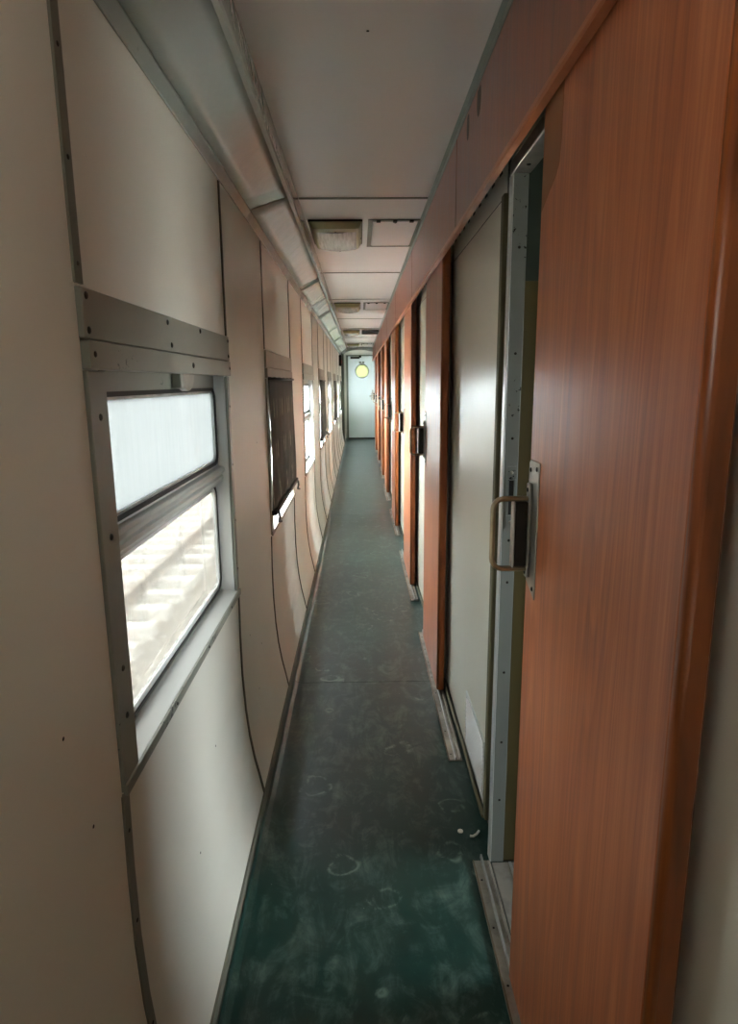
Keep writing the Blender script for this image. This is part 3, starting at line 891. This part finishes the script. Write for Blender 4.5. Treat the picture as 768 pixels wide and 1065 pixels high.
# ------------------------------------------------------------------ sliding doors
def handle(parent, yf, first):
    """pull handle near the far edge of a door; yf = y of that far edge"""
    X = DOOR_X
    yc = yf - 0.035
    h = B().prism_x([(yc - 0.042, 1.012), (yc + 0.018, 1.035), (yc + 0.030, 1.045), (yc + 0.030, 1.285), (yc + 0.022, 1.292), (yc - 0.042, 1.292)], X - 0.003, X - 0.0002).build('handle', 'worn_steel', parent, 0.0008, 1)
    tag(h, 'worn steel pull handle')
    B().box(X - 0.010, X - 0.003, yc - 0.002, yc + 0.018, 1.048, 1.246).build('handle_foot', 'worn_steel', h, 0.002, 2)
    B().box(X - 0.036, X - 0.010, yc + 0.000, yc + 0.012, 1.072, 1.208).build('lock_case', 'dark_metal', h, 0.002, 1)
    B().box(X - 0.041, X - 0.0365, yc - 0.006, yc + 0.018, 1.070, 1.210).build('lock_face', 'worn_steel', h, 0.002, 1)
    pts = [(X - 0.004, yc + 0.008, 1.214), (X - 0.058, yc + 0.008, 1.214)]
    for k in range(1, 7):
        t = math.radians(90 * k / 6)
        pts.append((X - 0.058 - 0.022 * math.sin(t), yc + 0.008, 1.192 + 0.022 * math.cos(t)))
    for k in range(0, 7):
        t = math.radians(90 * k / 6)
        pts.append((X - 0.058 - 0.022 * math.cos(t), yc + 0.008, 1.088 - 0.022 * math.sin(t)))
    pts.append((X - 0.004, yc + 0.008, 1.066))
    B().tube(pts, 0.009, 0.0055, n=12).build('grip', 'brass_steel', h)
    for (dy, z) in ((-0.028, 1.278), (0.016, 1.272), (0.008, 1.232), (0.008, 1.058), (-0.028, 1.032), (0.018, 1.05)):
        o = B().dome((X - (0.010 if dy == 0.008 else 0.003), yc + dy, z), 0.0052, (-1, 0, 0), 8, 3, 0.5).build('bolt', 'dark_metal', h)
    return h
def make_door(n, y0, first=False):
    d = empty('door_%d' % n, (DOOR_X + DOOR_T / 2, y0, 0.018), kind='structure')
    X0, X1 = DOOR_X, DOOR_X + DOOR_T
    B().box(X0, X1, y0 + 0.014, y0 + DOOR_W, 0.018, 2.03).build('door_slab', 'door_wood', d, 0.003, 2)
    # rounded solid-wood nosing on the near edge
    prof = []
    r = 0.011
    pts = [(X0, y0 + 0.0138)] + [(X0 + r - r * math.cos(t), y0 + r - r * math.sin(t)) for t in [math.radians(90 * k / 6) for k in range(7)]] + \
          [(X1 - 0.004, y0)] + [(X1, y0 + 0.004), (X1, y0 + 0.0138)]
    bmn = B()
    a = [bmn.bm.verts.new((p[0], p[1], 0.018)) for p in pts]; b = [bmn.bm.verts.new((p[0], p[1], 2.03)) for p in pts]
    for i in range(len(pts)):
        j = (i + 1) % len(pts)
        f = bmn.bm.faces.new((a[i], a[j], b[j], b[i])); f.smooth = 1 <= i <= 6
    bmn.bm.faces.new(a[::-1]); bmn.bm.faces.new(b)
    bmn.build('edge_nosing', 'edge_wood', d)
    handle(d, y0 + DOOR_W, first)
    return d
dl = ['large orange-brown wooden sliding door standing open in the foreground, with steel pull handle',
      'second wooden sliding door, almost closed, beyond the first cream panel',
      'third wooden sliding door along the corridor',
      'fourth wooden sliding door along the corridor',
      'fifth wooden sliding door along the corridor',
      'sixth wooden sliding door along the corridor',
      'seventh wooden sliding door along the corridor',
      'eighth wooden sliding door, closest to the white end door']
for i, y0 in enumerate(DOOR_NEAR):
    if i == 0:
        d = d0 = make_door(1, y0, True)
        master = d
    else:
        d = copy_tree(master); d.name = 'door_%d' % (i + 1); d.location.y = y0
    d['label'] = dl[i]
# plain brown patch without grain, upper far corner of the first door
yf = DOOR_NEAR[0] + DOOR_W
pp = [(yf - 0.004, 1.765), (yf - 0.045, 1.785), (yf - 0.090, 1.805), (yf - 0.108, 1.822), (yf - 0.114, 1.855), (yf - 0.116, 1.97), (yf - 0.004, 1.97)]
po = B().prism_x(pp, DOOR_X - 0.0005, DOOR_X + 0.0003).build('door_patch', 'patch_brown', d0)

# ------------------------------------------------------------------ floor tracks and thresholds
def make_track(y0):
    r = empty('door_track', (0.36, y0, 0.0))
    L = 1.31
    B().box(0.334, 0.388, y0, y0 + L, 0.0003, 0.006).build('base_plate', 'track_metal', r, 0.001, 1)
    B().prism_y([(0.334, 0.006), (0.338, 0.006), (0.337, 0.012), (0.335, 0.012)], y0 + 0.002, y0 + L - 0.004).build('edge_ridge', 'rust_steel', r)
    B().prism_y([(0.359, 0.006), (0.366, 0.006), (0.365, 0.0175), (0.360, 0.0175)], y0, y0 + L + 0.012).build('guide_rail', 'aluminium', r)
    B().prism_y([(0.378, 0.006), (0.386, 0.006), (0.385, 0.014), (0.379, 0.014)], y0 + 0.002, y0 + L - 0.01).build('edge_ridge', 'track_metal', r)
    for k in range(8):
        screw(r, (0.348, y0 + 0.04 + k * 0.17, 0.006), (0, 0, 1), r=0.0035)
    return r
tk = make_track(JAMB_Y[0] - 1.30)
tag(tk, 'worn metal floor track under the large open foreground door', 'door track', 'metal floor tracks of the sliding doors')
for i in range(1, 8):
    c = copy_tree(tk); c.location = (0.36, JAMB_Y[i] - 1.325, 0)
    c['label'] = 'worn metal floor track under the %s sliding door' % ordn[i]
def make_threshold(jy):
    r = empty('threshold', (0.42, jy - OPEN_W / 2, 0.0))
    B().box(0.391, 0.485, jy - OPEN_W, jy - 0.002, 0.0003, 0.008).build('tread_plate', 'track_metal', r, 0.001, 1)
    B().box(0.442, 0.450, jy - OPEN_W + 0.002, jy - 0.004, 0.008, 0.012).build('raised_rib', 'aluminium', r, 0.001, 1)
    return r
th = make_threshold(JAMB_Y[0])
tag(th, 'scratched metal threshold plate in the open foreground doorway', 'threshold', 'metal thresholds of the compartment doors')
for i in range(1, 8):
    c = copy_tree(th); c.location.y = JAMB_Y[i] - OPEN_W / 2
    c['label'] = 'metal threshold plate in the %s doorway down the corridor' % ordn[i]

# ------------------------------------------------------------------ ceiling lights and hatches
def make_light(y0):
    xc = -0.112
    r = empty('ceiling_light', (xc, y0 + 0.28, CEIL_Z))
    Z = CEIL_Z
    L, hw = 0.56, 0.140
    B().box(xc - hw, xc + hw, y0, y0 + L, Z - 0.010, Z - 0.0005).build('base_plate', 'dark_metal', r, 0.002, 1)
    # tapered rim with bowed end bars
    n = 12
    top = rrect(xc - hw + 0.004, xc + hw - 0.004, y0 + 0.004, y0 + L - 0.004, 0.012)
    bot = rrect(xc - hw + 0.020, xc + hw - 0.020, y0 + 0.010, y0 + L - 0.030, 0.018)
    inn = rrect(xc - hw + 0.038, xc + hw - 0.034, y0 + 0.060, y0 + L - 0.045, 0.012)
    bm = B()
    def bow(p):
        return 0.018 * (1 - ((p[0] - xc) / hw) ** 2)
    A = [bm.bm.verts.new((p[0], p[1], Z - 0.010)) for p in top]
    C = [bm.bm.verts.new((p[0], p[1], Z - 0.036 - bow(p))) for p in bot]
    D = [bm.bm.verts.new((p[0], p[1], Z - 0.040 - bow(p))) for p in inn]
    E_ = [bm.bm.verts.new((p[0], p[1], Z - 0.012)) for p in inn]
    m = len(A)
    for P, Q in ((A, C), (C, D), (D, E_), (E_, A)):
        for k in range(m):
            j = (k + 1) % m
            bm.bm.faces.new((P[k], P[j], Q[j], Q[k]))
    bm.build('rim', 'olive_lamp', r)
    # bowed ribbed lens
    bm = B()
    nx, ny = 14, 6
    x0, x1, ya, yb = xc - hw + 0.037, xc + hw - 0.033, y0 + 0.059, y0 + L - 0.044
    gd = {}
    for i in range(nx + 1):
        for j in range(ny + 1):
            x = x0 + (x1 - x0) * i / nx; y = ya + (yb - ya) * j / ny
            s = 1 - ((x - xc) / hw) ** 2
            t = 1 - (2 * j / ny - 1) ** 4
            for q in (0, 1):
                gd[i, j, q] = bm.bm.verts.new((x, y, Z - 0.038 - 0.020 * s - 0.008 * t + 0.004 * q))
    for i in range(nx):
        for j in range(ny):
            for q in (0, 1):
                f = bm.bm.faces.new((gd[i, j, q], gd[i + 1, j, q], gd[i + 1, j + 1, q], gd[i, j + 1, q])); f.smooth = True
    bm.build('lens', 'lamp_lens', r)
    for (x, y) in ((xc, y0 + 0.028), (xc + 0.01, y0 + L - 0.036)):
        screw(r, (x, y, Z - 0.056), (0, 0, -1), r=0.005)
    screw(r, (xc + hw - 0.008, y0 + 0.35, Z - 0.02), (1, 0, -0.5), r=0.006)
    return r
def make_hatch(y0):
    xc = 0.195
    r = empty('ceiling_hatch', (xc, y0 + 0.34, CEIL_Z))
    Z = CEIL_Z
    L, hw = 0.66, 0.138
    B().ring_z(rect_like(xc - hw, xc + hw, y0, y0 + L), rect_like(xc - hw + 0.024, xc + hw - 0.018, y0 + 0.030, y0 + L - 0.016), Z - 0.006, Z - 0.0004).build('frame', 'strip_grey', r)
    B().box(xc - hw + 0.028, xc + hw - 0.023, y0 + 0.036, y0 + L - 0.022, Z - 0.005, Z - 0.0004).build('cover', 'cream_ceiling', r, 0.001, 1)
    for x in (xc - 0.085, xc, xc + 0.085):
        B().box(x - 0.011, x + 0.011, y0 - 0.004, y0 + 0.022, Z - 0.014, Z - 0.006).build('hinge', 'dark_metal', r, 0.002, 1)
    screw(r, (xc + 0.004, y0 + 0.055, Z - 0.005), (0, 0, -1), r=0.008)
    return r
LY = [3.515, 7.01, 10.65, 14.3]
l0, h0 = make_light(LY[0]), make_hatch(LY[0])
tag(l0, 'olive-rimmed ceiling light with bowed ribbed lens, largest in the row', 'ceiling light', 'ceiling lights along the duct')
tag(h0, 'square ceiling hatch with grey frame, beside the largest ceiling light', 'hatch', 'ceiling hatches beside the lights')
lls = ['second ceiling light along the corridor, with pale shining lens', 'third ceiling light, small and bright, beside the black hatch', 'last ceiling light, right before the end beam']
hls = ['second ceiling hatch, thin pale frame, beside the second light', 'third ceiling hatch, open and black inside', 'last ceiling hatch, right before the end beam']
for k in range(1, 4):
    c = copy_tree(l0); c.location.y = LY[k] + 0.28; c['label'] = lls[k - 1]
    if k == 2:
        c = empty('ceiling_hatch', (0.195, LY[k] + 0.34, CEIL_Z))
        tag(c, hls[1], 'hatch', 'ceiling hatches beside the lights')
        B().ring_z(rect_like(0.057, 0.333, LY[k], LY[k] + 0.66), rect_like(0.072, 0.318, LY[k] + 0.015, LY[k] + 0.645), CEIL_Z - 0.02, CEIL_Z - 0.0004).build('frame', 'black_rubber', c)
        B().box(0.073, 0.317, LY[k] + 0.016, LY[k] + 0.644, CEIL_Z - 0.004, CEIL_Z - 0.0004).build('cover', 'black_rubber', c)
    else:
        c = copy_tree(h0); c.location.y = LY[k] + 0.34; c['label'] = hls[k - 1]

# added fill lamp over the viewer's head, unseen, to brighten the near walls
c = copy_tree(l0); c.location.y = LY[0] - 3.56 + 0.28
c['label'] = 'added fill light above the camera, out of the picture'
for q in kids(c):
    if q.name.startswith('lens'):
        q.data = q.data.copy(); q.data.materials[0] = MATS['lamp_lens_lit']

# ------------------------------------------------------------------ end of the corridor
we = empty('wall_end', (0, Y_END, 0), kind='structure', label='cream end wall around the white end door')
EX0, EX1, EZ = -0.27, 0.405, 2.10
B().box(-0.46, EX0 - 0.02, Y_END, Y_END + 0.05, 0, CEIL_Z + 0.02).build('wall_section', 'end_wall_paint', we)
B().box(EX1 + 0.02, 2.32, Y_END, Y_END + 0.05, 0, CEIL_Z + 0.02).build('wall_section', 'end_wall_paint', we)
B().box(EX0 - 0.02, EX1 + 0.02, Y_END, Y_END + 0.05, EZ + 0.02, CEIL_Z + 0.02).build('wall_section', 'end_wall_paint', we)
B().box(EX0 - 0.05, EX0 - 0.004, Y_END - 0.012, Y_END + 0.03, 0, EZ + 0.03).build('casing', 'header_green', we)
B().box(EX1 + 0.004, EX1 + 0.04, Y_END - 0.012, Y_END + 0.03, 0, EZ + 0.03).build('casing', 'header_green', we)
B().box(EX0 - 0.003, EX1 + 0.003, Y_END - 0.012, Y_END + 0.03, EZ + 0.004, EZ + 0.03).build('casing', 'header_green', we)
B().box(EX0 - 0.003, EX1 + 0.003, Y_END - 0.05, Y_END + 0.03, 0.0, 0.03).build('door_sill', 'dark_metal', we)
ed = empty('door_9', (0.5 * (EX0 + EX1), Y_END, 0.03), kind='structure', label='white end door with a round yellowish window')
cx, cz, rr = 0.085, 1.725, 0.160
nseg = 6
circ = lambda r: [(cx + r * math.cos(t), cz + r * math.sin(t)) for t in [math.radians(45 + 360 * k / (4 * nseg)) for k in range(4 * nseg)]]
def sq_like(x0, x1, z0, z1):
    c = [(x1, z1), (x0, z1), (x0, z0), (x1, z0)]
    pts = []
    for i in range(4):
        a, b = c[i], c[(i + 1) % 4]
        for k in range(nseg):
            t = k / nseg
            pts.append((a[0] + (b[0] - a[0]) * t, a[1] + (b[1] - a[1]) * t))
    return pts
def ring_y(bm, outer, inner, y0, y1):
    n = len(outer)
    L = [[bm.bm.verts.new((p[0], y, p[1])) for p in o] for y in (y0, y1) for o in (outer, inner)]
    o0, i0, o1, i1 = L
    for k in range(n):
        j = (k + 1) % n
        bm.bm.faces.new((o0[k], o0[j], i0[j], i0[k])); bm.bm.faces.new((o1[k], i1[k], i1[j], o1[j]))
        bm.bm.faces.new((o0[k], o1[k], o1[j], o0[j])); bm.bm.faces.new((i0[k], i0[j], i1[j], i1[k]))
    return bm
ring_y(B(), sq_like(EX0, EX1, 0.031, EZ), circ(rr), Y_END - 0.008, Y_END + 0.03).build('door_leaf', 'end_door_paint', ed)
ring_y(B(), circ(rr + 0.020), circ(rr - 0.006), Y_END - 0.016, Y_END - 0.0085).build('porthole_ring', 'header_green', ed)
pb = B()
a = [pb.bm.verts.new((p[0], Y_END + 0.004, p[1])) for p in circ(rr - 0.001)]; b = [pb.bm.verts.new((p[0], Y_END + 0.008, p[1])) for p in circ(rr - 0.001)]
pb.bm.faces.new(a); pb.bm.faces.new(b[::-1])
for k in range(len(a)): pb.bm.faces.new((a[k], b[k], b[(k + 1) % len(a)], a[(k + 1) % len(a)]))
pb.build('porthole_pane', 'yellow_pane', ed)
for dx in (-0.045, 0.035):
    B().box(cx + dx - 0.03, cx + dx + 0.03, Y_END - 0.011, Y_END - 0.0085, 1.925, 1.965).build('number_plate', 'header_green', ed, 0.001, 1)
cl = B().box(EX0 + 0.06, EX0 + 0.30, Y_END - 0.05, Y_END - 0.009, 2.035, 2.085).build('closer', 'dark_metal', ed, 0.004, 1)
B().box(EX0 + 0.28, EX0 + 0.34, Y_END - 0.06, Y_END - 0.052, 2.06, 2.12).build('closer_arm', 'dark_metal', cl)
for (x0, x1, z0, z1) in ((EX0 - 0.03, EX0 + 0.02, 0, EZ + 0.03), (EX1 - 0.02, EX1 + 0.03, 0, EZ + 0.03), (EX0 + 0.0201, EX1 - 0.0201, EZ - 0.02, EZ + 0.03), (EX0 + 0.0201, EX1 - 0.0201, 0, 0.05)):
    B().box(x0, x1, Y_END + 0.0305, Y_END + 0.06, z0, z1).build('door_stop', 'header_green', we)
hd = B().box(0.335, 0.375, Y_END - 0.014, Y_END - 0.0085, 1.03, 1.25).build('handle', 'worn_steel', ed, 0.002, 1)
B().tube([(0.355, Y_END - 0.012, 1.10), (0.355, Y_END - 0.055, 1.10), (0.27, Y_END - 0.06, 1.095)], 0.012, n=8, ref=(0, 0, 1)).build('lever', 'worn_steel', hd)
# dropped beam before the end
bmz = B()
prof = [(-0.46, CEIL_Z + 0.01), (-0.40, 2.13)] + [(-0.30 + 0.65 * k / 10, 2.15 + 0.05 * math.sin(math.pi * k / 10)) for k in range(11)] + [(0.41, 2.14), (0.41, CEIL_Z + 0.01)]
bt = bmz.prism_y(prof, 15.62, 15.80).build('trim_3', 'beam_grey')
tag(bt, 'grey arched beam under the ceiling before the end door', kind='structure')
tag(B().box(-0.404, -0.345, 15.40, 15.46, 0.0, 2.12).build('trim_4', 'header_green', None, 0.004, 1), 'dark grey upright post at the end of the window wall', kind='structure')
eb = empty('wall_box', (WALL_X, 13.85, 1.80), label='small black and red box on the window wall near the end', cat='box')
B().box(WALL_X + 0.001, WALL_X + 0.05, 13.55, 13.80, 1.78, 2.00).build('case', 'dark_metal', eb, 0.006, 1)
B().box(WALL_X + 0.0505, WALL_X + 0.058, 13.59, 13.76, 1.84, 1.90).build('red_label', 'red_plastic', eb, 0.002, 1)

# ------------------------------------------------------------------ litter on the floor
c1 = B().cyl((0.318, 1.862, 0.0005), (0.318, 1.862, 0.004), 0.009, 12).build('paper_scrap', 'paper_white')
tag(c1, 'small round white scrap on the green floor near the doorway', 'scrap')
c2 = B().tube([(0.345, 1.835, 0.005), (0.355, 1.832, 0.006), (0.368, 1.842, 0.006), (0.378, 1.858, 0.005)], 0.004, n=8, ref=(0, 0, 1)).build('paper_curl', 'paper_white')
tag(c2, 'curled white shaving on the green floor beside the round scrap', 'scrap')

# ------------------------------------------------------------------ inside the first compartment
mr = empty('wall_mirror', (0.62, DIV_Y[1] - 0.016, 1.0), label='narrow dark framed mirror on the compartment wall inside the open doorway', cat='mirror')
B().box(0.60, 0.612, DIV_Y[1] - 0.03, DIV_Y[1] - 0.0155, 0.9, 1.82).build('frame', 'aluminium', mr)
B().box(0.612, 1.10, DIV_Y[1] - 0.026, DIV_Y[1] - 0.0155, 0.9, 1.82).build('glass', 'dark_green', mr)

# ------------------------------------------------------------------ outdoors: ballast and the next track
gd = B().box(-60, 60, -60, 90, -1.60, -1.50).build('ground', 'ballast_stone')
tag(gd, 'pale stone ballast beside the train', kind='structure')
rt_ = empty('railway_track', (-3.75, 4, -1.5), label='neighbouring railway track with pale sleepers, seen through the nearest window', cat='railway track')
sl = None
for k in range(44):
    y = -4 + 0.62 * k
    if sl is None:
        sl = B().hexa([(-5.05, y, -1.5), (-2.45, y, -1.5), (-2.45, y + 0.27, -1.5), (-5.05, y + 0.27, -1.5)],
                      [(-5.03, y + 0.03, -1.36), (-2.47, y + 0.03, -1.36), (-2.47, y + 0.24, -1.36), (-5.03, y + 0.24, -1.36)]).build('sleeper', 'concrete', rt_)
        sy = y
    else:
        c = sl.copy(); COL.objects.link(c); c.location.y = y - sy
for xr in (-4.47, -3.03):
    B().prism_y([(xr - 0.07, -1.359), (xr + 0.07, -1.359), (xr + 0.02, -1.33), (xr + 0.012, -1.24), (xr + 0.035, -1.23), (xr + 0.035, -1.20), (xr - 0.035, -1.20), (xr - 0.035, -1.23), (xr - 0.012, -1.24), (xr - 0.02, -1.33)], -20, 40).build('rail', 'rust_steel', rt_)
